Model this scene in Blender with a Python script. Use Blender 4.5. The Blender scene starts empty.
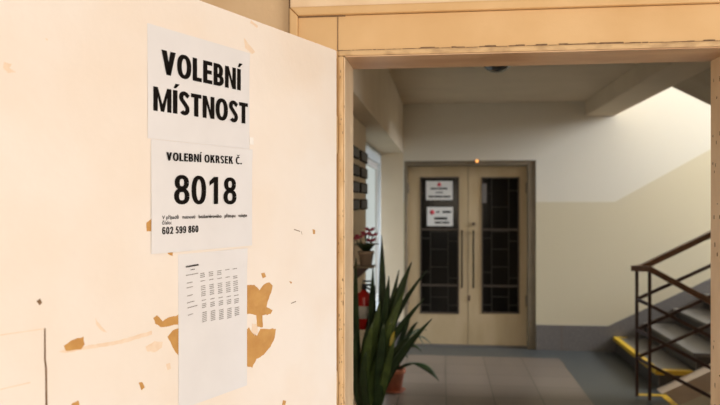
import bpy, bmesh, math, random
from mathutils import Vector, Matrix
random.seed(7)
S = bpy.context.scene
C = S.collection

# ------------------------------------------------------------------ camera, world, lights, exposure
EYE = Vector((0, 0, 1.6))
FPX = 700.0                                   # focal length in pixels (720 px wide frame, 35 mm lens)
YAW = math.atan(83 / 700)
cam_d = bpy.data.cameras.new('camera')
cam = bpy.data.objects.new('camera', cam_d); C.objects.link(cam)
cam.location = EYE; cam.rotation_euler = (math.pi / 2, 0, YAW)
cam_d.sensor_width = 36; cam_d.lens = 36 * FPX / 720
cam_d.clip_start = 0.05; cam_d.clip_end = 100
cam_d.dof.use_dof = True; cam_d.dof.focus_distance = 1.6; cam_d.dof.aperture_fstop = 4.5
S.camera = cam

S.view_settings.view_transform = 'Standard'; S.view_settings.look = 'None'
S.view_settings.gamma = 1; S.view_settings.use_curve_mapping = False
S.view_settings.exposure = 0.0

w = bpy.data.worlds.new('daylight'); S.world = w; w.use_nodes = True
bg = w.node_tree.nodes['Background']
bg.inputs['Color'].default_value = (1.0, 0.93, 0.85, 1); bg.inputs['Strength'].default_value = 0.55

def area_light(name, loc, target, sx, sy, power, color):
    d = bpy.data.lights.new(name, 'AREA'); d.shape = 'RECTANGLE'; d.size = sx; d.size_y = sy
    d.energy = power; d.color = color
    o = bpy.data.objects.new(name, d); C.objects.link(o); o.location = loc
    o.rotation_euler = (Vector(target) - Vector(loc)).to_track_quat('-Z', 'Y').to_euler()
    return o
area_light('entrance_daylight', (3.0, -1.4, 0.95), (-0.6, 1.2, 1.0), 2.2, 1.6, 88, (1.0, 0.95, 0.89))
area_light('added_warm_fill', (0.5, -4.5, 2.3), (0.4, 3.0, 1.3), 3.0, 2.4, 142, (1.0, 0.84, 0.64))  # unseen warm fill added behind the camera to lift the frame and hall
area_light('stairwell_window_daylight', (10.25, 6.35, 5.1), (1.2, 6.7, 1.9), 2.4, 3.8, 1880, (0.90, 0.985, 1.12))

# ------------------------------------------------------------------ helpers
def ray(px, py):
    u = (px - 360) / FPX; v = (202.5 - py) / FPX
    c, s = math.cos(YAW), math.sin(YAW)
    return Vector((u * c - s, c + u * s, v))
def at_y(px, py, Y): r = ray(px, py); return EYE + r * (Y / r.y)
def at_d(px, py, d): return EYE + ray(px, py) * d

def tag(o, label=None, cat=None, group=None, kind=None):
    if label: o['label'] = label
    if cat: o['category'] = cat
    if group: o['group'] = group
    if kind: o['kind'] = kind
    return o
def thing(name, label, cat, loc=(0, 0, 0), group=None, kind=None):
    o = bpy.data.objects.new(name, None); C.objects.link(o); o.location = loc
    o.empty_display_size = .05
    return tag(o, label, cat, group, kind)

class MB:
    def __init__(self): self.bm = bmesh.new()
    def box(self, x0, x1, y0, y1, z0, z1, mi=0):
        v = [self.bm.verts.new(p) for p in ((x0,y0,z0),(x1,y0,z0),(x1,y1,z0),(x0,y1,z0),(x0,y0,z1),(x1,y0,z1),(x1,y1,z1),(x0,y1,z1))]
        for f in ((0,3,2,1),(4,5,6,7),(0,1,5,4),(1,2,6,5),(2,3,7,6),(3,0,4,7)):
            fc = self.bm.faces.new([v[i] for i in f]); fc.material_index = mi
        return self
    def prism(self, pts, vec, mi=0):
        vec = Vector(vec); n = len(pts)
        a = [self.bm.verts.new(Vector(p)) for p in pts]; b = [self.bm.verts.new(Vector(p) + vec) for p in pts]
        fs = [self.bm.faces.new(a), self.bm.faces.new(b[::-1])]
        for i in range(n): fs.append(self.bm.faces.new((a[(i+1) % n], a[i], b[i], b[(i+1) % n])))
        for f in fs: f.material_index = mi
        return self
    def tube(self, pts, r, n=10, mi=0, sq=None):
        pts = [Vector(p) for p in pts]; rings = []
        rr = r if isinstance(r, (list, tuple)) else [r] * len(pts)
        for i, p in enumerate(pts):
            t = (pts[min(i+1, len(pts)-1)] - pts[max(i-1, 0)]).normalized()
            up = Vector((0, 0, 1)) if abs(t.z) < .95 else Vector((0, 1, 0))
            a = t.cross(up).normalized(); b = a.cross(t).normalized()
            if sq:                                                  # rectangular section, mitred enough for rails
                off = [(-sq[0], -sq[1]), (sq[0], -sq[1]), (sq[0], sq[1]), (-sq[0], sq[1])]
                rings.append([self.bm.verts.new(p + a*x + b*y) for x, y in off])
            else:
                rings.append([self.bm.verts.new(p + (a*math.cos(k*2*math.pi/n) + b*math.sin(k*2*math.pi/n)) * rr[i]) for k in range(n)])
        m = len(rings[0])
        for i in range(len(rings)-1):
            for k in range(m):
                f = self.bm.faces.new((rings[i][k], rings[i][(k+1) % m], rings[i+1][(k+1) % m], rings[i+1][k])); f.material_index = mi; f.smooth = not sq
        for rg in (rings[0][::-1], rings[-1]): self.bm.faces.new(rg).material_index = mi
        return self
    def lathe(self, prof, cx=0, cy=0, n=28, mi=0):
        rings = []
        for r, z in prof:
            if r < 1e-6: rings.append([self.bm.verts.new((cx, cy, z))])
            else: rings.append([self.bm.verts.new((cx + r*math.cos(k*2*math.pi/n), cy + r*math.sin(k*2*math.pi/n), z)) for k in range(n)])
        for i in range(len(rings)-1):
            A, B = rings[i], rings[i+1]
            for k in range(n):
                if len(A) == 1 and len(B) == 1: continue
                if len(A) == 1: f = self.bm.faces.new((A[0], B[(k+1) % n], B[k]))
                elif len(B) == 1: f = self.bm.faces.new((A[k], A[(k+1) % n], B[0]))
                else: f = self.bm.faces.new((A[k], A[(k+1) % n], B[(k+1) % n], B[k]))
                f.smooth = True; f.material_index = mi
        return self
    def blade(self, pts, widths, side, thick=.004, fold=.25, mi=0):
        """a fleshy leaf: centre line pts, half widths, across direction side, folded to a shallow V"""
        rows = []
        for i, p in enumerate(pts):
            p = Vector(p); t = (Vector(pts[min(i+1, len(pts)-1)]) - Vector(pts[max(i-1, 0)])).normalized()
            a = (Vector(side) - t * t.dot(Vector(side))).normalized(); nn = a.cross(t).normalized(); wd = widths[i]
            row = []
            for x, lift in ((-1, 1), (-.5, .35), (0, 0), (.5, .35), (1, 1)): row.append(self.bm.verts.new(p + a*x*wd + nn*lift*wd*fold))
            for x, lift in ((.5, .35), (0, 0), (-.5, .35)): row.append(self.bm.verts.new(p + a*x*wd + nn*(lift*wd*fold) - nn*thick))
            rows.append(row)
        for i in range(len(rows)-1):
            for k in range(8):
                f = self.bm.faces.new((rows[i][k], rows[i][(k+1) % 8], rows[i+1][(k+1) % 8], rows[i+1][k])); f.smooth = True; f.material_index = mi
        self.bm.faces.new(rows[0][::-1]); self.bm.faces.new(rows[-1])
        return self
    def build(self, name, mats, parent=None, bevel=0, matrix=None, loc=None):
        bmesh.ops.recalc_face_normals(self.bm, faces=self.bm.faces)
        if bevel:
            es = [e for e in self.bm.edges if len(e.link_faces) == 2 and e.calc_face_angle(0) > .6]
            bmesh.ops.bevel(self.bm, geom=es, offset=bevel, segments=2, profile=.6, affect='EDGES', clamp_overlap=True)
        me = bpy.data.meshes.new(name)
        if loc: bmesh.ops.translate(self.bm, verts=self.bm.verts, vec=-Vector(loc))
        self.bm.to_mesh(me); self.bm.free()
        o = bpy.data.objects.new(name, me); C.objects.link(o)
        for m in (mats if isinstance(mats, (list, tuple)) else [mats]): me.materials.append(m)
        if matrix is not None: o.matrix_world = matrix
        if loc: o.location = loc
        if parent: o.parent = parent
        return o
def struct(o, label=None): return tag(o, label, None, None, 'structure')

# ------------------------------------------------------------------ materials
def mat(name, col, rough=.6, col2=None, scale=8, bump=0, bscale=60, stretch=(1, 1, 1), spec=.5, detail=4, lo=.35, hi=.65, metal=0):
    m = bpy.data.materials.new(name); m.use_nodes = True; nt = m.node_tree; N = nt.nodes; L = nt.links
    b = N['Principled BSDF']; b.inputs['Roughness'].default_value = rough; b.inputs['Metallic'].default_value = metal
    b.inputs['Specular IOR Level'].default_value = spec; b.inputs['Base Color'].default_value = (*col, 1)
    tc = N.new('ShaderNodeTexCoord'); mp = N.new('ShaderNodeMapping'); mp.inputs['Scale'].default_value = stretch
    L.new(tc.outputs['Object'], mp.inputs['Vector'])
    if col2:
        n = N.new('ShaderNodeTexNoise'); n.inputs['Scale'].default_value = scale; n.inputs['Detail'].default_value = detail
        L.new(mp.outputs[0], n.inputs['Vector'])
        r = N.new('ShaderNodeValToRGB'); r.color_ramp.elements[0].position = lo; r.color_ramp.elements[1].position = hi
        r.color_ramp.elements[0].color = (*col, 1); r.color_ramp.elements[1].color = (*col2, 1)
        L.new(n.outputs['Fac'], r.inputs['Fac']); L.new(r.outputs['Color'], b.inputs['Base Color'])
    if bump:
        n2 = N.new('ShaderNodeTexNoise'); n2.inputs['Scale'].default_value = bscale; n2.inputs['Detail'].default_value = 5
        L.new(mp.outputs[0], n2.inputs['Vector'])
        bp = N.new('ShaderNodeBump'); bp.inputs['Strength'].default_value = bump; bp.inputs['Distance'].default_value = .01
        L.new(n2.outputs['Fac'], bp.inputs['Height']); L.new(bp.outputs[0], b.inputs['Normal'])
    return m

M = {}
M['leaf_paint'] = mat('peach_door_paint', (.865, .79, .725), .55, (.84, .73, .63), 3.5, .12, 30, (1, 1, .5), spec=.3, lo=.42, hi=.75)
M['bare_wood'] = mat('orange_undercoat', (.60, .33, .10), .6, (.52, .26, .07), 30, .2, 60)
M['stain'] = mat('worn_paint_stain', (.82, .64, .48), .6, (.86, .71, .57), 60, .1, 60)
M['seam'] = mat('dark_seam_grime', (.13, .07, .035), .8, (.24, .14, .07), 60)
M['casing'] = mat('cream_gloss_frame_paint', (.68, .44, .215), .45, (.63, .39, .175), 5, .15, 25, (1, 1, 1), spec=.35)
M['casing_edge'] = mat('worn_frame_edge_paint', (.58, .36, .16), .5, (.74, .52, .29), 40, .3, 60, (1, 1, .3))
M['head_edge'] = mat('dirty_brown_head_bead', (.62, .41, .205), .5, (.34, .20, .09), 45, .3, 60, (.5, 1, 1), lo=.45, hi=.8)
M['casing_grime'] = mat('grimy_frame_edge', (.50, .31, .14), .6, (.13, .07, .035), 28, .3, 60, (1, 1, 1), lo=.5, hi=.62)
M['jamb'] = mat('pale_jamb_paint', (.82, .615, .40), .35, (.72, .50, .30), 14, .1, 30, (1, 1, .4), spec=.5)
M['front_wall'] = mat('ochre_plaster', (.62, .43, .25), .8, (.56, .37, .20), 6, .25, 40)
M['paper'] = mat('white_paper', (.78, .77, .79), .75, (.75, .74, .76), 10, .06, 12, spec=.2)
M['ink'] = mat('black_print', (.010, .008, .007), .95, spec=.05)
M['grey_ink'] = mat('small_grey_print', (.23, .21, .20), .7)
M['red_ink'] = mat('red_print', (.55, .03, .05), .6)
M['tape'] = mat('clear_tape', (.86, .82, .78), .3, spec=.6)
M['plaster'] = mat('white_hall_plaster', (.73, .61, .44), .85, (.69, .57, .405), 3, .08, 50)
M['ceil'] = mat('hall_ceiling_paint', (.63, .51, .355), .85, (.59, .475, .325), 3, .05, 50)
M['recess'] = mat('daylight_tinted_recess_paint', (.66, .70, .70), .8, (.62, .66, .66), 4, .05, 40)  # cool daylight on the recess is put into this bluish tint
M['upper_panel'] = mat('pale_cream_panel_paint', (.80, .60, .40), .5, (.74, .53, .33), 9, .15, 30)
M['head_lining'] = mat('brown_head_lining', (.60, .38, .21), .35, (.44, .25, .13), 9, .1, 30, (.4, 1, 1))
M['stairwell'] = mat('stairwell_plaster', (.58, .555, .50), .85, (.55, .525, .47), 3, .05, 50)
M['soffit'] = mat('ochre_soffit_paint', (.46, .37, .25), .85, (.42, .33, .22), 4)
M['stone'] = mat('grey_stone_skirting', (.20, .175, .155), .5, (.13, .115, .105), 70, .05, 80, lo=.3, hi=.7)
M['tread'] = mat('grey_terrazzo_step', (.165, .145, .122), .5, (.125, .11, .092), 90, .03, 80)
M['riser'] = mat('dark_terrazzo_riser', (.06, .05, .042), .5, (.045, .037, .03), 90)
M['yellow'] = mat('yellow_safety_paint', (.68, .42, .02), .5, (.58, .34, .02), 20)
M['stringer'] = mat('tan_stringer_paint', (.76, .59, .43), .7, (.71, .55, .395), 6)
M['wall_low'] = mat('cream_wall_paint', (.85, .76, .57), .8, (.81, .72, .53), 5)
M['door_paint'] = mat('cream_door_enamel', (.54, .405, .24), .45, (.47, .345, .19), 6, .05, 20, (1, 1, .3))
M['door_frame'] = mat('brown_grey_frame', (.22, .17, .11), .5, (.18, .14, .09), 8)
M['dark_glass'] = mat('dark_door_glass', (.007, .006, .005), .12, spec=.1)
M['lattice'] = mat('dim_iron_lattice', (.040, .034, .026), .7, spec=.2)
M['muntin'] = mat('dark_brown_glazing_bar', (.055, .038, .026), .5)
M['brass'] = mat('dull_brass', (.040, .028, .016), .9, spec=.05)
M['steel'] = mat('brown_railing_paint', (.050, .020, .013), .45, (.065, .028, .018), 30)
M['rail_wood'] = mat('varnished_brown_handrail', (.20, .085, .032), .3, (.13, .055, .022), 18, 0, 60, (1, 6, 6))
M['leaf'] = mat('dark_green_leaf', (.040, .075, .028), .32, (.018, .036, .015), 9, .1, 30)
M['leaf_lit'] = mat('lit_green_leaf', (.11, .165, .045), .34, (.05, .085, .026), 7, .1, 30)  # brighter copy of the dark leaf: light on it is put into the green
M['leaf_yellow'] = mat('yellowing_leaf', (.42, .33, .03), .5, (.25, .22, .03), 12)
M['leaf_grey'] = mat('grey_green_leaf', (.10, .14, .09), .5, (.06, .09, .05), 12)
M['terracotta'] = mat('terracotta', (.36, .115, .05), .75, (.30, .09, .04), 20, .1, 60)
M['soil'] = mat('dark_soil', (.025, .017, .012), .9, (.04, .028, .02), 60, .5, 90)
M['red'] = mat('red_enamel', (.55, .015, .012), .3)
M['white'] = mat('white_label', (.75, .72, .68), .6)
M['black'] = mat('black_plastic', (.015, .015, .015), .4)
M['petal'] = mat('pink_petal', (.60, .10, .16), .6, (.45, .08, .13), 60)
M['ceramic'] = mat('cream_ceramic', (.36, .27, .20), .4)
M['plate'] = mat('black_name_plate', (.012, .011, .012), .8, spec=.1)
M['lamp_glass'] = mat('smoky_lamp_glass', (.06, .06, .06), .15, spec=.7)
M['lamp_rim'] = mat('grey_lamp_rim', (.22, .23, .24), .3, metal=.5)
M['win_frame'] = mat('white_window_frame', (.7, .68, .64), .4)
M['ground'] = mat('outside_paving', (.50, .42, .33), .8, (.44, .37, .29), 8)

def two_tone():
    m = mat('two_tone_back_wall', (.7, .68, .62), .85, None, 3, .05, 50); nt = m.node_tree; N = nt.nodes; L = nt.links
    tc = N['Texture Coordinate']; sp = N.new('ShaderNodeSeparateXYZ'); L.new(tc.outputs['Object'], sp.inputs[0])
    def mth(op, a, b):
        n = N.new('ShaderNodeMath'); n.operation = op
        for i, q in enumerate((a, b)):
            if isinstance(q, (int, float)): n.inputs[i].default_value = q
            else: L.new(q, n.inputs[i])
        return n.outputs[0]
    rise = mth('MULTIPLY', mth('MAXIMUM', mth('SUBTRACT', sp.outputs['X'], 1.83), 0.0), .57)
    f = mth('GREATER_THAN', mth('SUBTRACT', sp.outputs['Z'], rise), 1.605)
    mx = N.new('ShaderNodeMix'); mx.data_type = 'RGBA'; L.new(f, mx.inputs['Factor'])
    mx.inputs[6].default_value = (.62, .53, .36, 1); mx.inputs[7].default_value = (.70, .635, .52, 1)
    L.new(mx.outputs[2], N['Principled BSDF'].inputs['Base Color']); return m
M['two_tone'] = two_tone()

def tiles():
    m = bpy.data.materials.new('beige_floor_tiles_with_slate_border'); m.use_nodes = True; nt = m.node_tree; N = nt.nodes; L = nt.links
    b = N['Principled BSDF']
    tc = N.new('ShaderNodeTexCoord'); mp = N.new('ShaderNodeMapping'); mp.inputs['Location'].default_value = (-.025, -.39, 0)
    L.new(tc.outputs['Object'], mp.inputs['Vector'])
    br = N.new('ShaderNodeTexBrick'); br.offset = 0; br.squash = 1
    br.inputs['Scale'].default_value = 1; br.inputs['Brick Width'].default_value = .388; br.inputs['Row Height'].default_value = .388
    br.inputs['Mortar Size'].default_value = .005; br.inputs['Mortar Smooth'].default_value = .2; br.inputs['Bias'].default_value = 0
    br.inputs['Color1'].default_value = (.185, .142, .108, 1); br.inputs['Color2'].default_value = (.15, .116, .087, 1); br.inputs['Mortar'].default_value = (.07, .055, .04, 1)
    L.new(mp.outputs[0], br.inputs['Vector'])
    nz = N.new('ShaderNodeTexNoise'); nz.inputs['Scale'].default_value = 60; L.new(tc.outputs['Object'], nz.inputs['Vector'])
    sp = N.new('ShaderNodeSeparateXYZ'); L.new(tc.outputs['Object'], sp.inputs[0])
    a = N.new('ShaderNodeMath'); a.operation = 'LESS_THAN'; a.inputs[1].default_value = 1.189; L.new(sp.outputs['X'], a.inputs[0])
    c = N.new('ShaderNodeMath'); c.operation = 'LESS_THAN'; c.inputs[1].default_value = 7.374; L.new(sp.outputs['Y'], c.inputs[0])
    mu = N.new('ShaderNodeMath'); mu.operation = 'MULTIPLY'; L.new(a.outputs[0], mu.inputs[0]); L.new(c.outputs[0], mu.inputs[1])
    mx = N.new('ShaderNodeMix'); mx.data_type = 'RGBA'; L.new(mu.outputs[0], mx.inputs['Factor'])
    rp = N.new('ShaderNodeValToRGB'); rp.color_ramp.elements[0].color = (.050, .053, .050, 1); rp.color_ramp.elements[1].color = (.072, .074, .069, 1)
    L.new(nz.outputs['Fac'], rp.inputs['Fac']); L.new(rp.outputs['Color'], mx.inputs[6]); L.new(br.outputs['Color'], mx.inputs[7])
    L.new(mx.outputs[2], b.inputs['Base Color']); b.inputs['Roughness'].default_value = .38; b.inputs['Specular IOR Level'].default_value = .4
    return m
M['tiles'] = tiles()

def emit(name, col, st):
    m = bpy.data.materials.new(name); m.use_nodes = True; b = m.node_tree.nodes['Principled BSDF']
    b.inputs['Emission Color'].default_value = (*col, 1); b.inputs['Emission Strength'].default_value = st; b.inputs['Base Color'].default_value = (*col, 1)
    return m
M['frosted'] = emit('added_recess_glow', (.84, .93, .88), .5)  # glow of the added recess window pane
M['frosted'].node_tree.nodes['Principled BSDF'].inputs['Base Color'].default_value = (.05, .05, .05, 1)
M['amber'] = emit('amber_glow', (1, .42, .10), 1.6)

# ------------------------------------------------------------------ setting: hall shell
YF, YB0, YB = 1.86, 2.03, 7.78                # casing front, back of the entrance wall, back wall of the hall
CEIL = 2.69
OX0, OX1, OZ = -.261, .734, 1.99             # door opening
fl = MB()
fl.box(-.95, 1.845, YB0 - .1, 8.0, -.12, 0); fl.box(1.845, 10.1, YB0 - .1, 4.2, -.12, 0); fl.box(1.845, 10.1, 6.12, 8.0, -.12, 0)
floor = struct(fl.build('floor', M['tiles']))
st = MB(); st.box(1.60, 1.845, 6.03, 6.085, 0, .003); st.box(1.79, 1.845, 4.2, 6.03, 0, .003)
st.build('edge_stripe', M['yellow'], floor)['label'] = 'yellow safety stripe'
struct(MB().box(-6, 7, -6, YB0 - .1, -.12, 0).build('floor_entrance', M['ground']))
ce = MB(); ce.box(-.95, 1.83, YB0 - .02, 8.0, CEIL, CEIL + .2); ce.box(1.83, 10.1, YB0 - .02, 4.2, CEIL, CEIL + .2)
struct(ce.build('ceiling', M['ceil']))
struct(MB().box(1.52, 1.83, YB0, YB, 2.53, CEIL).build('beam_right', M['ceil'], bevel=.008))
struct(MB().box(-.95, -.44, YB0, YB, 2.15, CEIL).build('beam_left', M['plaster'], bevel=.006))
struct(MB().box(-.95, -.56, YB0, 5.1, 0, 2.15).build('wall_left', M['plaster'], bevel=.006))
rc = MB(); rc.box(-.95, -.69, 5.1, 5.35, 0, 2.15); rc.box(-.95, -.69, 7.66, YB, 0, 2.15); rc.box(-.95, -.69, 5.35, 7.66, 0, .55); rc.box(-.95, -.69, 5.35, 7.66, 2.02, 2.15)
struct(rc.build('wall_recess', M['recess']))
w2 = struct(bpy.data.objects.new('added_glow_window', None), 'tall added frosted window, glowing in the recess of the left wall'); C.objects.link(w2)  # added window; its emissive pane supplies the bluish glow in the recess
wf = MB(); wf.box(-.76, -.71, 5.35, 5.41, .55, 2.02); wf.box(-.76, -.71, 7.60, 7.66, .55, 2.02); wf.box(-.76, -.71, 5.41, 7.60, .55, .61); wf.box(-.76, -.71, 5.41, 7.60, 1.96, 2.02)
wf.build('glow_window_frame', M['win_frame'], w2); MB().box(-.742, -.736, 5.41, 7.60, .61, 1.96).build('glow_window_pane', M['frosted'], w2)
# back wall with the opening of the double door
DX0, DX1, DZ = -.43, 1.003, 2.06
bw = MB(); bw.box(-.44, DX0, YB, 8.0, 0, 8); bw.box(DX1, 10.2, YB, 8.0, 0, 8); bw.box(DX0, DX1, YB, 8.0, DZ, 8)
struct(bw.build('wall_back', M['two_tone']))
struct(MB().box(-.95, -.44, YB, 8.0, 0, CEIL + .2).build('wall_recess_end', M['plaster']))
struct(MB().box(-.6, 1.2, 8.0, 8.1, 0, 2.3).build('wall_behind_door', M['door_frame']))
# stairwell shell: right wall with a window opening, high walls and a top
rw = MB(); rw.box(10.0, 10.2, 2.0, 5.1, -2, 8); rw.box(10.0, 10.2, 7.6, 8.0, -2, 8); rw.box(10.0, 10.2, 5.1, 7.6, -2, 3.1); rw.box(10.0, 10.2, 5.1, 7.6, 7.1, 8)
struct(rw.build('wall_stairwell', M['stairwell']))
struct(MB().box(1.63, 1.83, 4.0, 8.0, CEIL + .2, 8).box(1.83, 10.0, 4.0, 4.2, CEIL + .2, 8).build('wall_upper', M['stairwell']))
struct(MB().box(1.63, 10.2, 4.0, 8.0, 8, 8.2).build('ceiling_stairwell', M['stairwell']))
wf = MB(); wf.box(10.07, 10.13, 5.1, 5.17, 3.1, 7.1); wf.box(10.07, 10.13, 7.53, 7.6, 3.1, 7.1); wf.box(10.07, 10.13, 5.17, 7.53, 3.1, 3.17); wf.box(10.07, 10.13, 5.17, 7.53, 7.03, 7.1); wf.box(10.07, 10.13, 6.32, 6.38, 3.17, 7.03)
struct(wf.build('window_1', M['win_frame']))
# walls below floor level round the basement flight
struct(MB().box(1.745, 1.845, 4.1, 6.12, -2, -.12).box(1.745, 10, 4.1, 4.2, -2, -.12).build('wall_basement', M['plaster']))
struct(MB().box(1.745, 10, 4.1, 6.2, -2.1, -2).build('floor_basement', M['stone']))

# entrance wall
ew = MB(); ew.box(-6, OX0 - .03, 1.885, YB0, 0, 5); ew.box(OX1 + .03, 6, 1.885, YB0, 0, 5); ew.box(OX0 - .03, OX1 + .03, 1.885, YB0, OZ + .03, 5)
struct(ew.build('wall_entrance', M['front_wall']))
# frame round the opening
CT = 2.128; CL = -.413; CR = .886
fr = MB()
fr.box(CL + .024, OX0 - .019, YF + .006, 1.885, 0, CT - .025)                       # left board
fr.box(OX1 + .019, CR - .024, YF + .006, 1.885, 0, CT - .025)                       # right board
fr.box(OX0 - .0195, OX1 + .0195, YF + .006, 1.885, OZ + .019, CT - .025)            # head board
trim = struct(fr.build('trim_1', M['casing'], bevel=.0015), None)
mo = MB()
def bead(pts, r):                                                                   # rounded outer moulding
    mo.tube(pts, r, 12)
D = (0, 1.885 - YF + .006, 0); y_ = YF - .006; g_ = .0006
mo.prism([(CL, y_, 0), (CL + .024, y_, 0), (CL + .024, y_, CT - .024 - g_), (CL, y_, CT - g_)], D); mo.prism([(CR, y_, 0), (CR - .024, y_, 0), (CR - .024, y_, CT - .024 - g_), (CR, y_, CT - g_)], D); mo.prism([(CL + g_, y_, CT), (CR - g_, y_, CT), (CR - .024, y_, CT - .024), (CL + .024, y_, CT - .024)], D)
mo.build('outer_moulding', M['casing'], trim, bevel=.005)
MB().box(CL + .001, CR - .001, YF + .003, 1.885, CT + .0008, 2.55).build('upper_panel', M['upper_panel'], trim, .002)
gr = MB(); gr.box(CL + .022, OX0, YF + .0045, YF + .007, CT - .0275, CT - .0240); gr.box(OX0 - .0213, OX0 - .0197, YF + .004, YF + .0065, OZ + .018, CT - .026)
gr.box(CL - .0015, CL, YF - .002, 1.885, 0, CT + .4)
x_ = OX0 - .019
while x_ < OX1 + .02:                                                               # broken line of grime above the head bead
    e_ = x_ + random.uniform(.004, .03); h_ = random.choice((.0014, .002, .003, .0045)); gr.box(x_, e_, YF + .0035, YF + .0068, OZ + .0178, OZ + .018 + h_); x_ = e_ + random.choice((0, 0, .004))
for side, xx in ((1, OX0 - .0135), (1, OX0 - .006)):
    for k in range(34): z_ = random.uniform(.9, 1.98); x_ = xx + random.uniform(-.004, .004); gr.box(x_, x_ + random.uniform(.0006, .002), YF - .0024, YF - .0010, z_, z_ + random.uniform(.001, .007))
for k in range(40): z_ = random.uniform(1.0, 1.95); y_ = random.uniform(YF + .05, YB0 - .012); gr.box(OX1 - .0004, OX1 + .002, y_, y_ + random.uniform(.002, .006), z_, z_ + random.uniform(.003, .014))
gr.build('seam', M['seam'], trim)
lp = MB(); lp.box(OX0 - .019, OX0 - .003, YF - .002, 1.885, 0, OZ + .003); lp.box(OX1 + .003, OX1 + .019, YF - .002, 1.885, 0, OZ + .003)
lp.build('jamb_bead', M['casing_edge'], trim, bevel=.005)
MB().box(OX0 - .019, OX1 + .019, YF - .002, 1.885, OZ + .003, OZ + .018).build('head_bead', M['head_edge'], trim, bevel=.005)
jb = MB(); jb.box(OX0 - .0025, OX0, YF + .0, YF + .03, 0, OZ); jb.box(OX0 - .03, OX0, YF + .027, YB0 + .004, 0, OZ); jb.box(OX1, OX1 + .0025, YF, YF + .03, 0, OZ); jb.box(OX1, OX1 + .03, YF + .027, YB0 + .004, 0, OZ); MB().box(OX0 + .0005, OX1 - .0005, YF, YB0 + .004, OZ, OZ + .0028).build('head_lining', M['head_lining'], trim)
jb.build('jamb_lining', M['jamb'], trim, bevel=.0006)

# ------------------------------------------------------------------ the open door leaf and its papers
H = Vector((-.280, 1.842, 0))                                  # hinge edge
LX = Vector((.380, .925, 0)).normalized(); LN = Vector((LX.y, -LX.x, 0))
LM = Matrix((( LX.x, 0, LN.x, H.x), (LX.y, 0, LN.y, H.y), (0, 1, 0, 0), (0, 0, 0, 1)))   # local x towards hinge, y up, z out of the leaf
def lf(px, py):                                                # pixel -> local leaf coordinates
    r = ray(px, py); t = (H - EYE).dot(LN) / r.dot(LN); p = EYE + r * t - H
    return (p.dot(LX), p.z)
LT = lf(336, 50)[1]
leaf = MB(); leaf.box(-1.0, 0, .008, LT, -.042, 0, 0)
bmesh.ops.bevel(leaf.bm, geom=list(leaf.bm.edges), offset=.003, segments=2, affect='EDGES')
def patch(pts, mi, h=.0004, jag=0):
    P = [lf(*p) for p in pts]
    if jag:
        Q = []
        for i, a in enumerate(P):
            b = P[(i+1) % len(P)]; Q.append(a)
            L_ = math.hypot(b[0]-a[0], b[1]-a[1]); k = max(1, int(L_ / .006))
            for j in range(1, k):
                t = j / k; nx, ny = -(b[1]-a[1])/L_, (b[0]-a[0])/L_; q = random.uniform(-jag, jag)
                Q.append((a[0]+(b[0]-a[0])*t+nx*q, a[1]+(b[1]-a[1])*t+ny*q))
        P = Q
    leaf.prism([(x, y, -.0002) for x, y in P], (0, 0, h + .0002), mi)
z3 = lambda L_: [(130 + x/2.456, 240 + y/2.456) for x, y in L_]
z4 = lambda L_: [(x/1.976, 200 + y/1.976) for x, y in L_]
patch(z3([(284,110),(305,110),(318,124),(328,110),(342,104),(350,112),(346,130),(338,150),(335,165),(350,172),(345,182),(325,185),(326,214),(312,213),(310,185),(284,180)]), 1, jag=.0012)
patch(z3([(284,222),(292,214),(300,228),(312,236),(320,218),(358,218),(355,240),(345,262),(328,282),(310,292),(300,314),(284,308)]), 1, jag=.0012)
patch(z3([(322,82),(330,80),(334,90),(326,94)]), 1, jag=.0005)
patch(z3([(57,192),(66,185),(80,200),(95,190),(124,183),(124,206),(95,212),(75,214),(62,206)]), 1, jag=.0012)
patch(z3([(92,238),(105,222),(124,214),(124,292),(105,264)]), 1, jag=.001)
patch(z3([(21,350),(30,349),(36,362),(28,369)]), 1, jag=.0004)
patch(z4([(126,288),(140,278),(165,270),(167,285),(160,295),(130,298)]), 1, jag=.001)
patch(z4([(72,200),(79,195),(83,203),(78,208)]), 2, jag=.0004)
patch(z4([(289,45),(300,36),(300,62),(290,62)]), 1, jag=.0006)
patch(z4([(142,402),(155,396),(157,410),(140,410)]), 1, jag=.0005)
patch([(166,249),(173,249),(172.5,256),(168,254)], 1, jag=.0003)
patch([(312.5,229),(315,230),(315,234),(313,234)], 1)
patch([(283,400),(286,401),(285,405),(282,405)], 1)
patch([(289,281),(292,282),(291,284)], 1)
patch([(45,38),(48,39),(47,41)], 3)
patch(z3([(38,262),(60,248),(80,250),(78,264),(58,276),(42,274)]), 3, jag=.0015)
patch(z3([(88,305),(98,302),(100,316),(92,320)]), 3, jag=.0008)
patch(z3([(300,205),(312,206),(314,228),(306,236),(298,224)]), 3, jag=.0008)
patch(z4([(116,300),(125,296),(240,276),(300,258),(300,266),(240,284),(128,302)]), 3, .0003, jag=.0006)
patch(z4([(188,232),(192,240),(212,262),(200,258),(190,246)]), 3, .0003, jag=.0006)
patch([(4,62),(12,64),(9,68),(16,72),(8,73),(3,68)], 3, .0003, jag=.0008)
patch([(244,38),(247,42),(255,52),(252,54),(245,48)], 3, .0003, jag=.0008)
patch([(251,20),(258,26),(257,28),(250,23)], 3, .0003, jag=.0008)
patch([(0,334.6),(44.5,328.2),(44.5,329.2),(0,335.6)], 3, .0003)
patch([(0,389),(30,382),(30,383),(0,390)], 3, .0003)
patch([(44.0,328),(45.5,328),(45.8,360),(46.9,368),(47.4,410),(45.4,410),(45.0,368),(44.0,360)], 2, .0003)
for a, b in (((294,229),(300,231)), ((291,303),(296,301)), ((301,231),(302,234))):
    patch([a, b, (b[0], b[1]+.8), (a[0], a[1]+.8)], 2, .0003)
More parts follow.
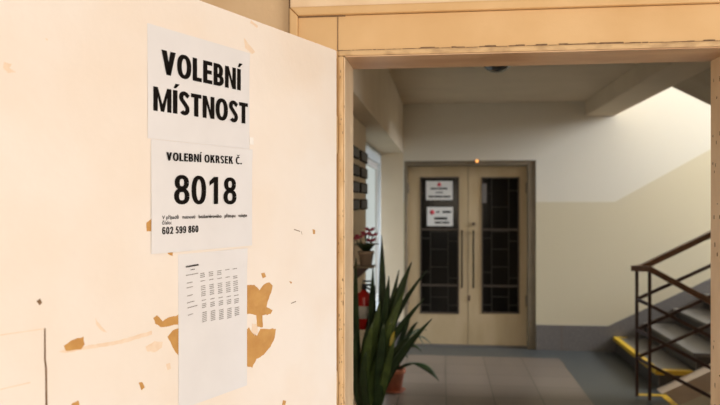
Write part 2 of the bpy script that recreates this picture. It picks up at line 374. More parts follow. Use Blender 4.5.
door1 = struct(leaf.build('door_1', [M['leaf_paint'], M['bare_wood'], M['seam'], M['stain']], matrix=LM), 'open peach painted entrance door leaf with peeling paint')
hg = MB()
for z in (.25, 1.1, 1.78): hg.tube([(-.285, 1.848, z - .05), (-.285, 1.848, z + .05)], .006, 10)
hg.build('hinge', M['casing_edge'], None).parent = trim

SLACK = .0008
def sheet(name, label, corners, group):
    """a sheet of paper on the leaf, slightly wavy; corners in leaf coordinates (left,bottom,right,top)"""
    x0, y0, x1, y1 = corners; bm = bmesh.new(); n = 14; mlt = []
    for side in (1, 0):
        g = []
        for j in range(n+1):
            row = []
            for i in range(n+1):
                a, b = i/n, j/n
                zz = SLACK + .0006*math.sin(a*5+1)*math.sin(b*4+.5) + (.0012*max(0, a-.85)/.15*(b > .9)) + .00025*side
                row.append(bm.verts.new(((x1-x0)*(a-.5), (y1-y0)*(b-.5), zz)))
            g.append(row)
        mlt.append(g)
    for g in mlt:
        for j in range(n):
            for i in range(n): bm.faces.new((g[j][i], g[j][i+1], g[j+1][i+1], g[j+1][i]))
    T, B = mlt
    rim = [(0, i) for i in range(n+1)] + [(j, n) for j in range(1, n+1)] + [(n, i) for i in range(n-1, -1, -1)] + [(j, 0) for j in range(n-1, 0, -1)]
    for k in range(len(rim)):
        a, b = rim[k], rim[(k+1) % len(rim)]; bm.faces.new((T[a[0]][a[1]], T[b[0]][b[1]], B[b[0]][b[1]], B[a[0]][a[1]]))
    bmesh.ops.recalc_face_normals(bm, faces=bm.faces)
    me = bpy.data.meshes.new(name); bm.to_mesh(me); bm.free(); me.materials.append(M['paper'])
    o = bpy.data.objects.new(name, me); C.objects.link(o)
    o.matrix_world = LM @ Matrix.Translation(((x0+x1)/2, (y0+y1)/2, 0))
    tag(o, label, 'notice', group); o['ctr'] = ((x0+x1)/2, (y0+y1)/2)
    return o
class Ink:
    """heavy sans-serif capitals drawn as flat shapes, capital height 1, stems T wide"""
    T, HB = .225, .175
    def __init__(self): self.P = []
    def rect(self, x0, x1, y0, y1): self.P.append([(x0,y0),(x1,y0),(x1,y1),(x0,y1)])
    def poly(self, *p): self.P.append(list(p))
    def sweep(self, pts, tv=None, th=None):
        """stroke along a path whose width goes from th (running sideways) to tv (running up)"""
        tv = tv or self.T; th = th or self.HB; L_, R_ = [], []
        for i, p in enumerate(pts):
            q0, q1 = pts[max(i-1, 0)], pts[min(i+1, len(pts)-1)]
            if pts[0] == pts[-1] and i in (0, len(pts)-1): q0, q1 = pts[-2], pts[1]
            dx, dy = q1[0]-q0[0], q1[1]-q0[1]; l = math.hypot(dx, dy) or 1; dx /= l; dy /= l
            w_ = (tv*dy*dy + th*dx*dx)/2
            L_.append((p[0]-dy*w_, p[1]+dx*w_)); R_.append((p[0]+dy*w_, p[1]-dx*w_))
        for i in range(len(pts)-1): self.P.append([L_[i], R_[i], R_[i+1], L_[i+1]])
    def arc(self, cx, cy, rx, ry, a0, a1, n=20, e=.88):
        f = lambda v: math.copysign(abs(v)**e, v)
        return [(cx + rx*f(math.cos(math.radians(a0+(a1-a0)*k/n))), cy + ry*f(math.sin(math.radians(a0+(a1-a0)*k/n)))) for k in range(n+1)]
    def ring(self, cx, cy, w, h): self.sweep(self.arc(cx, cy, w/2 - self.T/2, h/2 - self.HB/2, 0, 360, 40))
def glyph(ch):
    g = Ink(); T, B = g.T, g.HB; w = .56
    acc = None
    if ch in 'ÍČ': acc, ch = ch, {'Í': 'I', 'Č': 'C'}[ch]
    if ch == 'V': w = .66; g.poly((0,1),(T*1.08,1),(w/2+T*.46,0),(w/2-T*.46,0)); g.poly((w-T*1.08,1),(w,1),(w/2+T*.46,0),(w/2-T*.46,0))
    elif ch in 'O0': w = .70 if ch == 'O' else .58; g.ring(w/2, .5, w, 1.03)
    elif ch == 'L': w = .47; g.rect(0,T,0,1); g.rect(T,w,0,B)
    elif ch == 'E': w = .49; g.rect(0,T,0,1); g.rect(T,w,0,B); g.rect(T,w,1-B,1); g.rect(T,w-.03,.43,.43+B)
    elif ch == 'N': w = .64; g.rect(0,T*.95,0,1); g.rect(w-T*.95,w,0,1); g.poly((T*.95,1),(T*.9,.66),(w-T*.95,0),(w-T*.9,.34))
    elif ch == 'M': w = .84; g.rect(0,T*.92,0,1); g.rect(w-T*.92,w,0,1); g.poly((T*.92,1),(T*.9,.62),(w/2-T*.36,0),(w/2+T*.02,.30)); g.poly((w-T*.92,1),(w-T*.9,.62),(w/2+T*.36,0),(w/2-T*.02,.30)); g.poly((w/2-T*.36,0),(w/2+T*.36,0),(w/2+.02,.31),(w/2-.02,.31))
    elif ch == 'I': w = T; g.rect(0,T,0,1)
    elif ch == 'T': w = .54; g.rect(w/2-T/2,w/2+T/2,0,1-B); g.rect(0,w,1-B,1)
    elif ch in 'BRP':
        w = .57; g.rect(0,T,0,1)
        y0 = .46; yt = 1 - B/2; r = (yt-y0)/2; xr = w - .04 - T/2
        g.sweep([(T*.9, yt)] + g.arc(.24, y0+r, xr-.24, r, 90, -90) + [(T*.9, y0)])
        if ch == 'B': r = (y0-B/2)/2; g.sweep([(T*.9, y0)] + g.arc(.24, B/2+r, w-T/2-.24, r, 90, -90) + [(T*.9, B/2)])
        if ch == 'R': g.poly((.24,.46),(.44,.50),(w+.05,0),(w+.05-T*1.15,0))
    elif ch == 'K': w = .62; g.rect(0,T,0,1); g.poly((T*.9,.56),(T*.9,.28),(w-.02,1),(w-.02-T*1.25,1)); g.poly((.25,.52),(.40,.66),(w+.02,0),(w+.02-T*1.25,0))
    elif ch == 'C': w = .60; g.sweep(g.arc(.37, .5, .37-T/2, .515-B/2, 52, 308, 30))
    elif ch == 'S':
        w = .54; r = .26; g.sweep([(w-.06,.80)] + g.arc(w/2, .755, w/2-T/2, .245-B/2+.02, 35, 225, 16, 1) + g.arc(w/2, .245, w/2-T/2, .245-B/2+.02, 45, -145, 16, 1), T*.95, B)
    elif ch == '8': w = .58; g.ring(w/2, .745, w-.05, .53); g.ring(w/2, .27, w, .57)
    elif ch == '1': w = .58; g.rect(.24,.24+T,0,1); g.poly((.06,.83),(.06,.66),(.25,.80),(.30,1),(.25,1))
    elif ch in '69':
        w = .58; q = Ink(); q.ring(w/2, .325, w, .67); q.sweep([(w-.06,.78)] + q.arc(w/2+.01, .60, w/2-T/2+.01, .42-B/2, 40, 180, 18) + [(T/2,.33)])
        g.P = q.P if ch == '6' else [[(w-x, 1-y) for x, y in p] for p in q.P]
    elif ch == '2': w = .58; g.sweep([(T/2+.01,.68)] + g.arc(w/2, .715, w/2-T/2-.01, .30-B/2, 165, -25, 18) + [(.34,.36),(T/2+.04,.11)]); g.rect(0,w,0,B)
    elif ch == '5': w = .58; g.rect(.12,w-.04,1-B,1); g.poly((.12,1),(.12+T*.85,1),(.09+T*.8,.50),(.05,.48)); g.sweep([(.08,.53)] + g.arc(w/2-.01, .33, w/2-T/2+.01, .33-B/2, 120, -155, 22))
    elif ch == '.': w = T; g.rect(0,T,0,.19)
    elif ch == ' ': w = .22
    if acc == 'Í': g.poly((T*.15,1.08),(T*.65,1.08),(T*1.5,1.28),(T*.55,1.28))
    if acc == 'Č': g.poly((.14,1.27),(.29,1.27),(.40,1.14),(.46,1.07),(.30,1.07)); g.poly((.60,1.27),(.46,1.27),(.36,1.14),(.30,1.07),(.46,1.07))
    return g.P, w
def heavy(s, gap):
    bm = bmesh.new(); x = 0
    for n, ch in enumerate(s):
        P, w_ = glyph(ch)
        for k, p in enumerate(P):
            try: f = bm.faces.new([bm.verts.new((x + a, b, 0)) for a, b in p])
            except ValueError: continue
            f.normal_update()
            if f.normal.z < 0: f.normal_flip()
        x += w_ + gap
    me = bpy.data.meshes.new('lettering'); bm.to_mesh(me); bm.free(); return me
def text_mesh(s, bold):
    cu = bpy.data.curves.new('t', 'FONT'); cu.body = s; cu.size = 1; cu.offset = bold; cu.resolution_u = 6; cu.extrude = 0
    o = bpy.data.objects.new('t', cu); C.objects.link(o); bpy.context.view_layer.update()
    me = bpy.data.meshes.new_from_object(o.evaluated_get(bpy.context.evaluated_depsgraph_get()))
    bpy.data.objects.remove(o); return me
def lettering(par, s, left, right, cap, gap=.09, m='ink', z=.0019, name='lettering', fine=False, heavy_stem=(.225, .175)):
    """text set between two base line points (pixels) on the leaf with capital height cap (metres)"""
    Ink.T, Ink.HB = heavy_stem; cx, cy = par['ctr']; a, b = Vector(lf(*left)), Vector(lf(*right))
    if fine: me = text_mesh(s, .02); hc = max(v.co.y for v in text_mesh('H', .02).vertices)
    else: me = heavy(s, gap); hc = 1
    xs = [v.co.x for v in me.vertices]; mn, mx = min(xs), max(xs); d = b - a
    for v in me.vertices:
        t = (v.co.x - mn) / (mx - mn); q = a + d*t + Vector((0, 1))*(v.co.y / hc * cap); v.co = (q.x - cx, q.y - cy, z)
    me.materials.clear(); me.materials.append(M[m])
    o = bpy.data.objects.new(name, me); C.objects.link(o); o.parent = par
    return o

x0, y1 = lf(147.2, 23.0)
p1 = sheet('paper_notice', 'topmost white sheet on the open door reading VOLEBNÍ MÍSTNOST', (x0, y1 - .21, x0 + .297, y1), 'election papers taped to the door')
xb, yb = lf(151.8, 254)
SLACK = .0016
p2 = sheet('paper_notice', 'middle white sheet on the open door with the large number 8018', (xb - .003, yb, xb + .294, yb + .211), 'election papers taped to the door')
xc, yc = lf(178, 254.5)
SLACK = .0008
p3 = sheet('paper_notice', 'lowest upright sheet on the open door with a table of small print', (xc, yc - .299, xc + .21, yc), 'election papers taped to the door')
CAP = .0455
lettering(p1, 'VOLEBNÍ', (160.8, 74), (242, 91), CAP, .07)
lettering(p1, 'MÍSTNOST', (152.5, 110.5), (247.2, 124), CAP*.98, .065)
lettering(p2, 'VOLEBNÍ OKRSEK Č.', (165.3, 160.5), (240.8, 164.4), .0158, .085, z=.0028)
lettering(p2, '8018', (173, 204), (235.5, 204), .0555, .075, z=.0028, heavy_stem=(.185, .14))
lettering(p2, 'V případě   nutnosti   bezbariérového   přístupu   volejte', (161, 219.2), (246, 216.8), .0068, z=.0028, fine=True)
lettering(p2, 'číslo:', (161, 224.5), (170.5, 224.2), .0068, z=.0028, fine=True)
lettering(p2, '602 599 860', (161, 234.4), (197.4, 232.2), .0135, .08, z=.0028)
# the small print table of the lowest sheet, too small to read: short grey strokes
tb = MB(); c5 = lambda x, y: (175 + x/5.06, 250 + y/5.06); cx, cy = p3['ctr']
def stroke(x, y, wd, mb):
    sl = -.17 + (y-85)*-.0006
    k = 0; xx = x
    while xx < x + wd:                                         # broken into word-like dashes
        seg = random.uniform(4, 9); e = min(xx + seg, x + wd)
        P = [lf(*c5(a, b)) for a, b in ((xx, y + (xx-x)*sl + 1.7), (e, y + (e-x)*sl + 1.7), (e, y + (e-x)*sl - 1.7), (xx, y + (xx-x)*sl - 1.7))]
        mb.prism([(p[0]-cx, p[1]-cy, .0017) for p in P], (0, 0, .0002)); xx = e + 1.2
for x, y, wd in ((52, 88, 66), (52, 129, 62), (56, 168, 30), (56, 192, 32), (58, 233, 28), (58, 268, 36), (60, 294, 50), (62, 330, 26)): stroke(x, y, wd, tb)
cols = [(124, 0), (167, -7), (209, -13), (250, -19), (288, -24)]
for ci, (x, dy) in enumerate(cols):
    for y, k in ((120, 3 if ci < 3 else 1), (158, 1 if ci < 4 else 2), (184, 3), (214, 3), (256, 1), (274, 3), (318, 6 if ci < 4 else 5)):
        for q in range(k): stroke(x + y*.055 - 6, y + dy + q*9.2, 22, tb)
t2 = MB(); stroke(52, 85.5, 64, t2); stroke(76, 100, 20, t2); stroke(52, 83, 64, t2)
tb.build('small_print', M['grey_ink'], p3); t2.build('table_heading', M['ink'], p3)
tp = MB(); a = lf(250.5, 141); tp.box(a[0]-.006-p2['ctr'][0], a[0]+.008-p2['ctr'][0], a[1]-.008-p2['ctr'][1], a[1]+.008-p2['ctr'][1], .0021, .0023)
tp.build('tape', M['tape'], p2)
for p in (p1, p2, p3): del p['ctr']

# ------------------------------------------------------------------ double door at the back of the hall
YD = 7.86                                                     # front face of the closed leaves
d2 = thing('door_2', 'closed cream double door with dark glazed panes', None, ((DX0+DX1)/2, YD, 0), None, 'structure')
def dpart(mb, name, m, bevel=0, parent=None):
    o = mb.build(name, m, None, bevel); base = parent or d2
    o.parent = base; o.matrix_parent_inverse = Matrix.Translation((-(DX0+DX1)/2, -YD, 0)); return o
f = MB(); f.box(DX0, DX0 + .035, YB + .012, YD + .05, 0, DZ); f.box(DX1 - .085, DX1, YB + .012, YD + .05, 0, DZ); f.box(DX0 + .035, DX1 - .085, YB + .012, YD + .05, DZ - .055, DZ)
dpart(f, 'door_frame', M['door_frame'], .004)
dpart(MB().box(DX0, DX1, YD - .02, YD + .06, 0, .018), 'threshold', M['stone'])
def pane_px(px, py): return at_y(px, py, YD)
def leafpart(xa, xb, g0, g1, mirror):
    za, zb = .022, DZ - .06; ga, gb = pane_px((g0+g1)/2, 313.5).z, pane_px((g0+g1)/2, 177).z
    gx0, gx1 = pane_px(g0, 240).x, pane_px(g1, 240).x
    m = MB(); m.box(xa, gx0, YD, YD + .04, za, zb); m.box(gx1, xb, YD, YD + .04, za, zb); m.box(gx0, gx1, YD, YD + .04, za, ga); m.box(gx0, gx1, YD, YD + .04, gb, zb)
    lf_ = dpart(m, 'door_leaf', M['door_paint'])
    k = MB(); t = .016
    k.box(gx0, gx0 + t, YD - .006, YD + .03, ga, gb); k.box(gx1 - t, gx1, YD - .006, YD + .03, ga, gb); k.box(gx0, gx1, YD - .006, YD + .03, ga, ga + t); k.box(gx0, gx1, YD - .006, YD + .03, gb - t, gb)
    for yy in (229.5, 285.5): z = pane_px(450, yy).z; k.box(gx0, gx1, YD + .005, YD + .03, z - .012, z + .012)
    def sub(mb, name, mt):
        o = mb.build(name, mt); o.parent = lf_; return o
    sub(k, 'glazing_bar', M['muntin'])
    sub(MB().box(gx0, gx1, YD + .018, YD + .022, ga, gb), 'glass_pane', M['dark_glass'])
    b = MB(); wd = gx1 - gx0; hh = gb - ga                    # ornamental iron lattice against the glass
    for fx in (.27, .72): b.box(gx0 + wd*fx - .005, gx0 + wd*fx + .005, YD + .008, YD + .018, ga, gb)
    for fx0, fx1, fz in ((0,.27,.88),(.27,.72,.78),(.72,1,.90),(0,.27,.55),(.27,.72,.47),(.72,1,.53),(.27,.72,.60),(0,.27,.30),(.72,1,.26),(.27,.72,.34),(0,.27,.06),(.27,.72,.12),(.72,1,.06)):
        b.box(gx0 + wd*fx0, gx0 + wd*fx1, YD + .008, YD + .018, ga + hh*fz - .005, ga + hh*fz + .005)
    sub(b, 'iron_lattice', M['lattice'])
    mid = pane_px(467.8, 240).x
    hx = pane_px(461.8, 240).x if not mirror else pane_px(473.2, 240).x
    h = MB(); z0, z1 = pane_px(468, 287.5).z, pane_px(468, 230).z
    h.tube([(hx, YD - .045, z0), (hx, YD - .045, z1)], .0095, 10)
    for z in (z0 + .02, z1 - .02): h.tube([(hx, YD + .004, z), (hx, YD - .045, z)], .008, 8); h.lathe([(0, 0), (.016, 0), (.016, .001), (0, .001)], 0, 0) if False else None
    sub(h, 'pull_handle', M['brass'])
    hh2 = MB(); ex = xa + .004 if not mirror else xb - .004
    for yy in (188, 300): z = pane_px(470, yy).z; hh2.tube([(ex, YD - .008, z - .06), (ex, YD - .008, z + .06)], .011, 8)
    sub(hh2, 'hinge', M['door_frame'])
    return lf_
mid = pane_px(468, 240).x
leafpart(DX0 + .037, mid - .003, 420, 459, False)
rl = leafpart(mid + .003, DX1 - .087, 481.5, 519.5, True)
lk = MB(); q = pane_px(473.5, 224); lk.tube([(q.x, YD + .002, q.z), (q.x, YD - .012, q.z)], .017, 14); q = pane_px(469, 298); lk.box(q.x - .012, q.x + .012, YD - .01, YD + .002, q.z - .03, q.z + .03)
dpart(lk, 'lock_cylinder', M['steel'])
def notice(name, label, px0, px1, py0, py1, kind):
    a, b = at_y(px0, py1, YD - .008), at_y(px1, py0, YD - .008); zb = a.z; zt = b.z
    c = Vector(((a.x+b.x)/2, YD - .0075, (zb+zt)/2))
    o = MB().box(a.x, b.x, YD - .0080, YD - .0070, zb, zt).build(name, M['white'], loc=c); tag(o, label, 'notice', 'notices on the glazed double door')
    W, Hh = b.x - a.x, zt - zb
    k = MB(); r = MB()
    def bar(mb, x0, x1, y, h): mb.box(-W/2 + W*x0, -W/2 + W*x1, -.0011, -.0004, -Hh/2 + Hh*(y-h/2), -Hh/2 + Hh*(y+h/2))
    if kind == 1:
        r.lathe([(0, -.0011), (.022, -.0011), (.022, -.0004), (0, -.0004)], 0, 0, 20)
        bmesh.ops.rotate(r.bm, verts=r.bm.verts, matrix=Matrix.Rotation(math.pi/2, 3, 'X')); bmesh.ops.translate(r.bm, verts=r.bm.verts, vec=(0, -.0015, Hh*.31))
        for x0, x1, y, h in ((.17,.42,.60,.08),(.44,.80,.60,.08),(.36,.64,.40,.05),(.09,.30,.18,.09),(.32,.62,.18,.09),(.65,.92,.18,.09)): bar(k, x0, x1, y, h)
    elif kind == 2:
        r.lathe([(0, -.0011), (.026, -.0011), (.026, -.0004), (0, -.0004)], 0, 0, 20)
        bmesh.ops.rotate(r.bm, verts=r.bm.verts, matrix=Matrix.Rotation(math.pi/2, 3, 'X')); bmesh.ops.translate(r.bm, verts=r.bm.verts, vec=(-W*.30, -.0015, Hh*.22))
        for x0, x1, y, h in ((.36,.48,.74,.07),(.60,.92,.74,.10),(.28,.78,.40,.12),(.30,.55,.18,.09),(.58,.86,.18,.09)): bar(k, x0, x1, y, h)
    if kind:
        k.build('small_print', M['ink'], o); r.build('red_emblem', M['red_ink'], o)
    return o
notice('door_notice', 'upper white notice with red emblem at top on the left glass', 426, 452.6, 181, 200, 1)
notice('door_notice', 'lower white notice with red emblem at its left on the left glass', 427, 453, 207, 226, 2)
o = notice('door_notice', 'narrow pale strip at upper corner of the right glass pane', 481.8, 486.6, 183.5, 203, 0)  # plain narrow strip on the right pane, no print
o.data.materials[0] = M['stone']

lp_ = at_y(477, 161.2, YB + .012)
lt = thing('amber_spot', 'tiny glowing amber spot on the head of the double door', 'lamp', (lp_.x, YB + .012, lp_.z))  # small emissive amber dome on a flat base
MB().box(-.03, .03, -.012, .0, -.018, .018).build('spot_base', M['door_frame'], lt, .003)
b = MB(); b.lathe([(0, 0), (.016, .001), (.013, .012), (0, .018)], 0, 0, 16); bmesh.ops.rotate(b.bm, verts=b.bm.verts, matrix=Matrix.Rotation(math.pi/2, 3, 'X')); bmesh.ops.translate(b.bm, verts=b.bm.verts, vec=(0, -.012, 0))
b.build('spot_dome', M['amber'], lt)

# ------------------------------------------------------------------ skirting, stairs, railing
sk = MB(); SZ = .275; SX0 = DX1; SXE = 4.2
sk.prism([(SX0, YB, 0), (SXE, YB, 0), (SXE, YB, SZ + .5*(SXE - 1.76)), (1.76, YB, SZ), (SX0, YB, SZ)], (0, -.02, 0))
struct(sk.build('baseboard_back', M['stone'], bevel=.003))
struct(MB().box(-.69, DX0, YB - .018, YB, 0, SZ).build('baseboard_recess', M['stone'], bevel=.003))
g = MB(); g.box(1.27, 1.274, YB - .0212, YB - .019, 0, SZ); g.box(1.004, SXE, YB - .0215, YB - .012, SZ - .001, SZ + .006) if False else None
g.build('joint', M['seam'], bpy.data.objects['baseboard_back'])

RISE, RUN, SX, SY0, SY1 = .16, .305, 1.835, 6.26, YB - .021
stair = thing('staircase', 'grey stone staircase rising along the back wall behind the railing', 'staircase', (SX, SY0, 0))
def spart(mb, name, m, bevel=0): o = mb.build(name, m, None, bevel); o.parent = stair; o.matrix_parent_inverse = Matrix.Translation((-SX, -SY0, 0)); return o
NS = 8
for k in range(NS):
    x = SX + RUN*k; z = RISE*(k+1)
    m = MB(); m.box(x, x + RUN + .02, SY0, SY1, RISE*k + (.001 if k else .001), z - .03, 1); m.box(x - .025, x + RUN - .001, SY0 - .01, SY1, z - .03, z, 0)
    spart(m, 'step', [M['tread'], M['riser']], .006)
x, z = SX - .025, RISE
m = MB(); m.box(x - .002, x + .05, SY0 - .012, SY1, z - .036, z + .003); m.box(x + .05, x + RUN, SY0 - .012, SY0 + .055, z - .036, z + .003); m.box(x + .05, x + .14, SY1 - .04, SY1, z - .01, z + .003)
spart(m, 'edge_stripe', M['yellow'], .002)['label'] = 'yellow painted step edge'
m = MB(); xe = SX + RUN*NS; dz = RISE/RUN
YS = 6.10
m.prism([(1.815, YS, .001), (xe, YS, dz*(xe-1.815)), (xe, YS, dz*(xe-1.815) - .165), (2.130, YS, .001)], (0, SY0 - YS - .001, 0)); m.prism([(1.847, YS, -.001), (2.130, YS, -.001), (1.847, YS, -.142)], (0, .019, 0))
spart(m, 'stringer', M['stringer'])
m = MB(); m.prism([(1.847, YS, -2), (xe, YS, -2), (xe, YS, dz*(xe-1.815) - .166), (2.131, YS, .0), (1.847, YS, -.143)], (0, .018, 0)); m.box(xe, 9.97, YS, YS + .018, -2, RISE*NS - .03)
struct(m.build('wall_under_stairs', M['wall_low']))
m = MB(); m.box(xe, 9.97, 4.22, YB - .02, RISE*NS - .02, RISE*NS + RISE); spart(m, 'landing', M['tread'])
# upper flight, seen from below
UZ0, UX0 = 2.535, 1.835
up = MB(); sl = (UZ0 - (RISE*NS - .02)) / (xe - UX0)
up.prism([(UX0, 4.22, UZ0), (xe, 4.22, RISE*NS - .02), (xe, 4.22, RISE*(NS+1)), (UX0, 4.22, UZ0 + .2)], (0, 1.69, 0))
struct(up.build('trim_2', M['soffit']), 'sloping underside of the upper flight')
# flight going down to the basement
bs = thing('basement_staircase', 'stone steps going down below the railing to the basement', 'staircase', (1.845, 4.2, 0))
for k in range(7):
    x = 1.85 + .30*k; z = -.17*(k+1)
    o = MB().box(x, x + .315, 4.21, 6.09, z - .17 if k < 6 else -1.99, z).build('step', M['tread'], None, .006); o.parent = bs; o.matrix_parent_inverse = Matrix.Translation((-1.845, -4.2, 0))

RX, RY, RX2, RY2 = 1.592, 6.02, 1.660, 5.90
rail = thing('stair_railing', 'dark brown metal railing with wooden handrail at the stairs', 'railing', (RX, RY, 0))
def rpart(mb, name, m, bevel=0): o = mb.build(name, m, None, bevel); o.parent = rail; o.matrix_parent_inverse = Matrix.Translation((-RX, -RY, 0)); return o
rpart(MB().box(RX-.0115, RX+.0115, RY-.0115, RY+.0115, 0, 1.05), 'newel_post', M['steel'], .002)
rpart(MB().box(RX2-.0115, RX2+.0115, RY2-.0115, RY2+.0115, 0, 1.05), 'newel_post', M['steel'], .002)
XE = 4.1; up_s, dn_s = .51, -.55
rpart(MB().box(XE-.014, XE+.014, RY-.014, RY+.014, RISE*9, 1.06 + up_s*(XE-RX) - .02), 'newel_post', M['steel'], .002)
rpart(MB().box(3.5-.014, 3.5+.014, RY2-.014, RY2+.014, -.17*6, 1.06 + dn_s*(3.5-RX2)), 'newel_post', M['steel'], .002)
rpart(MB().tube([(RX-.03, RY, 1.055), (RX + .04, RY, 1.065), (XE + .1, RY, 1.065 + up_s*(XE + .06 - RX))], 0, sq=(.033, .023)), 'handrail', M['rail_wood'], .005)
rpart(MB().tube([(RX-.03, RY-.005, 1.057), (RX2, RY2, 1.062), (3.6, RY2, 1.062 + dn_s*(3.6-RX2))], 0, sq=(.033, .023)), 'handrail', M['rail_wood'], .005)
for z in (.80, .549, .318):
    rpart(MB().tube([(RX, RY, z), (XE, RY, z + up_s*(XE-RX)*.96)], 0, sq=(.009, .013)), 'rail', M['steel'])
    rpart(MB().tube([(RX, RY, z), (RX2, RY2, z - .03), (3.5, RY2, z - .03 + dn_s*(3.5-RX2)*.95)], 0, sq=(.009, .013)), 'rail', M['steel'])

# ------------------------------------------------------------------ hall ceiling lamp
q = at_d(497, 66, 5.33); cl = thing('ceiling_lamp', 'round dark ceiling lamp near the top of the doorway view', 'lamp', (q.x, q.y, CEIL))
MB().lathe([(0, 0), (.118, 0), (.122, -.02), (.112, -.03), (0, -.03)], 0, 0, 36).build('lamp_rim', M['lamp_rim'], cl)
MB().lathe([(.108, -.028), (.10, -.055), (.075, -.08), (.04, -.094), (0, -.098)], 0, 0, 36).build('lamp_shade', M['lamp_glass'], cl)

# ------------------------------------------------------------------ left wall: plates, fire extinguisher, flowers
XW = -.56
def wall_pt(px, py): r = ray(px, py); t = (XW - EYE.x) / r.x; return EYE + r*t
rows = ('top', 'second', 'third', 'bottom')
for i, yy in enumerate((154.5, 171.5, 187.5, 204.5)):
    for j, (pa, pb) in enumerate(((349, 357.5), (359.5, 366))):
        a, b = wall_pt(pa, yy - 4 if i else yy - 4), wall_pt(pb, yy + 4)
        zc = wall_pt(358, yy).z; ya, yb_ = min(a.y, b.y), max(a.y, b.y)
        c = Vector((XW, (ya+yb_)/2, zc)); hw, hz = (yb_-ya)/2, .036
        t = thing('wall_plate', f'black plate in the {rows[i]} row on the left wall, {"nearer to the doorway" if j == 0 else "farther from the doorway"}', 'sign', c, 'black plates on the left hall wall')
        MB().box(0, .012, -hw, hw, -hz, hz).build('plate_frame', M['plate'], t, .002)
        MB().box(.012, .014, -hw + .012, hw - .012, -hz + .008, hz - .008).build('plate_face', M['black'], t)

q = wall_pt(362, 300); ex = thing('fire_extinguisher', 'red fire extinguisher on the left wall behind the tall plant', 'fire extinguisher', (XW + .055, 4.47, .79))
MB().lathe([(0, 0), (.045, 0), (.05, .012), (.05, .20), (.042, .225), (.02, .24), (.016, .25), (0, .25)], 0, 0, 28).build('cylinder_body', M['red'], ex)
MB().lathe([(.0505, .07), (.0507, .07), (.0507, .15), (.0505, .15)], 0, 0, 28).build('label_band', M['white'], ex)
v = MB(); v.lathe([(0, .25), (.016, .25), (.016, .275), (0, .275)], 0, 0, 14); v.box(-.012, .06, -.008, .008, .275, .287); v.box(-.01, .055, -.006, .006, .300, .31); v.build('valve_handle', M['black'], ex, .002)
MB().tube([(.016, 0, .265), (.05, -.02, .25), (.06, -.03, .16), (.055, -.02, .05)], .007, 8).build('hose', M['black'], ex)
MB().box(-.065, -.045, -.02, .02, .08, .22).build('wall_bracket', M['steel'], ex)

q = wall_pt(364, 250); fy = 4.42
sh = thing('wall_shelf', 'small wooden shelf on the left wall under the pink flowers', 'shelf', (XW, fy, 1.20))
MB().box(0, .13, -.07, .07, -.012, 0).build('shelf_board', M['door_frame'], sh, .003)
MB().prism([(0, -.008, -.012), (.10, -.008, -.012), (0, -.008, -.10)], (0, .016, 0)).build('bracket', M['steel'], sh)
fp = thing('flower_pot', 'pot of pink flowers on the left wall shelf above the tall plant', 'potted flower', (XW + .075, fy, 1.20))
MB().lathe([(0, 0), (.036, 0), (.048, .075), (.052, .075), (.052, .092), (.044, .092), (.042, .07), (0, .07)], 0, 0, 26).build('pot', M['ceramic'], fp)
st_ = MB(); lv = MB(); fw = MB()
for i in range(9):
    a = i*2.4; rr = .03 + .045*((i*37 % 10)/10); h = .15 + .075*((i*53 % 10)/10); tip = Vector((rr*math.cos(a), rr*math.sin(a), h))
    st_.tube([(0, 0, .07), (tip.x*.4, tip.y*.4, h*.65), tip], .003, 6)
    d = Vector((math.cos(a+.5), math.sin(a+.5), 0)); lv.blade([d*.01 + Vector((0,0,.08)), d*.05 + Vector((0,0,.14)), d*.085 + Vector((0,0,.135))], [.006, .022, .003], Vector((-d.y, d.x, 0)), .002)
    if i < 6:
        for k in range(6):
            b_ = k*math.pi/3; dd = Vector((math.cos(b_), math.sin(b_), .5)).normalized()
            fw.blade([tip, tip + dd*.022, tip + dd*.042 + Vector((0,0,.004))], [.006, .020, .005], Vector((-dd.y, dd.x, 0)), .0015)
st_.build('stem', M['leaf'], fp); lv.build('leaf', M['leaf'], fp); fw.build('flower', M['petal'], fp)

# ------------------------------------------------------------------ plants
def blade_leaf(root, base, tip, wd, m, bend=(0, 0, 0), face=None, dull=.35):
    base, tip, bend = Vector(base), Vector(tip), Vector(bend); n = 12; P = []; Wd = []
    for i in range(n+1):
        t = i/n; p = base.lerp(tip, t) + bend * (4*t*(1-t)); P.append(p - root.location)
        Wd.append(max(.0015, wd * (dull + (1-dull)*math.sin(min(1, t/.45)*math.pi/2)) * (1 - max(0, (t-.5)/.5)**2.6)))
    side = face or Vector((math.cos(YAW), math.sin(YAW), 0))
    o = MB().blade(P, Wd, side, .005, .28).build('leaf', m); o.parent = root
    return o
B1 = at_d(368, 420, 4.25); base1 = Vector((B1.x, B1.y, 0))
pl = thing('potted_plant', 'tall dark green sword-leaved plant just inside the doorway at left', 'plant', base1)
MB().lathe([(0, 0), (.075, 0), (.09, .23), (.098, .23), (.098, .265), (.085, .265), (.082, .23), (0, .23)], 0, 0, 32).build('pot', M['terracotta'], pl)
MB().lathe([(0, .232), (.081, .232), (.05, .242), (0, .246)], 0, 0, 24).build('soil', M['soil'], pl)
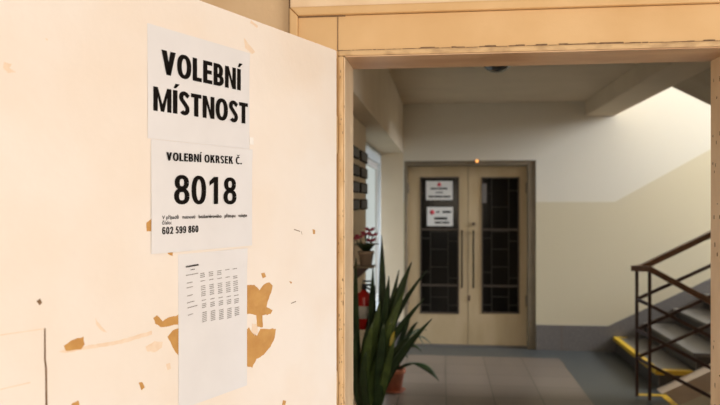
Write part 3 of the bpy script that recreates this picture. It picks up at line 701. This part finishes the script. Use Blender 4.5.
L1 = [ # tip px, tip depth, half width, material, bend in x
    (381.5, 235, 4.40, .026, 'leaf', .015), (356, 258, 4.15, .020, 'leaf', -.01), (373, 267, 4.40, .024, 'leaf', .0), (389, 276, 4.15, .032, 'leaf', .0),
    (399, 270, 4.35, .026, 'leaf', .01), (411.5, 262, 4.25, .036, 'leaf', -.035), (367, 326, 4.05, .028, 'leaf', -.01), (404, 292, 4.05, .034, 'leaf_lit', -.02),
    (427, 270, 4.40, .022, 'leaf', -.10), (424, 299, 4.10, .031, 'leaf', -.08), (432, 319, 4.15, .030, 'leaf', -.07), (393, 318, 4.00, .032, 'leaf_lit', -.01),
    (380, 300, 4.10, .034, 'leaf_lit', .0), (384, 322, 3.98, .030, 'leaf', .0), (373, 322, 3.98, .028, 'leaf_lit', -.02), (356, 330, 4.02, .022, 'leaf', -.03),
    (395, 338, 3.95, .024, 'leaf_lit', .0), (411, 334, 4.30, .024, 'leaf', -.06), (366, 352, 3.95, .026, 'leaf', -.03), (392, 300, 4.45, .034, 'leaf', .02), (375, 285, 4.5, .030, 'leaf', .0)]
for i, (px, py, d, wd, mt, bx) in enumerate(L1):
    a = i*2.4; b = base1 + Vector((.05*math.cos(a), .05*math.sin(a), .235)); tip = at_d(px, py, d)
    ang = random.uniform(-.6, .6); face = Vector((math.cos(YAW + ang), math.sin(YAW + ang), 0))
    blade_leaf(pl, b, tip, wd*1.08, M[mt], (bx, -.02, .02), face)
blade_leaf(pl, at_d(390, 346, 3.90), at_d(394.5, 331, 3.92), .010, M['leaf_yellow'], (0, -.01, 0))

q2 = at_d(394, 391, 1.6*700/(391.5-202.5)); base2 = Vector((q2.x, q2.y, .008))
p2_ = thing('potted_plant', 'small plant in terracotta pot on the floor tiles behind tall plant', 'plant', base2)
MB().lathe([(0, 0), (.062, 0), (.088, .155), (.098, .155), (.098, .195), (.084, .195), (.08, .17), (0, .17)], 0, 0, 30).build('pot', M['terracotta'], p2_)
MB().lathe([(0, .171), (.079, .171), (.04, .18), (0, .182)], 0, 0, 24).build('soil', M['soil'], p2_)
for i, (px, py, d, wd, mt, bz) in enumerate([(439, 381, 5.75, .028, 'leaf', .10), (432, 345, 6.0, .010, 'leaf_grey', .16), (427, 330, 6.1, .012, 'leaf_grey', .12), (418, 322, 5.8, .018, 'leaf', .08),
        (410, 318, 5.9, .024, 'leaf', .04), (422, 352, 5.9, .016, 'leaf', .12), (404, 325, 5.7, .024, 'leaf', .02), (388, 330, 5.9, .024, 'leaf', .02), (415, 345, 5.7, .022, 'leaf', .10),
        (380, 345, 5.8, .022, 'leaf', .05), (426, 350, 6.15, .008, 'leaf_grey', .22), (408, 358, 5.65, .018, 'leaf', .08)]):
    a = i*2.1; b = base2 + Vector((.03*math.cos(a), .03*math.sin(a), .175)); blade_leaf(p2_, b, at_d(px, py, d), wd, M[mt], (0, 0, bz))
sa = MB().lathe([(0, 0), (.075, 0), (.10, .022), (.094, .022), (.072, .007), (0, .007)], 0, 0, 30)
s_ = sa.build('plant_saucer', M['terracotta']); s_.location = (q2.x, q2.y, 0.0005)
tag(s_, 'terracotta saucer under the pot of the small plant on the tiles', 'saucer')
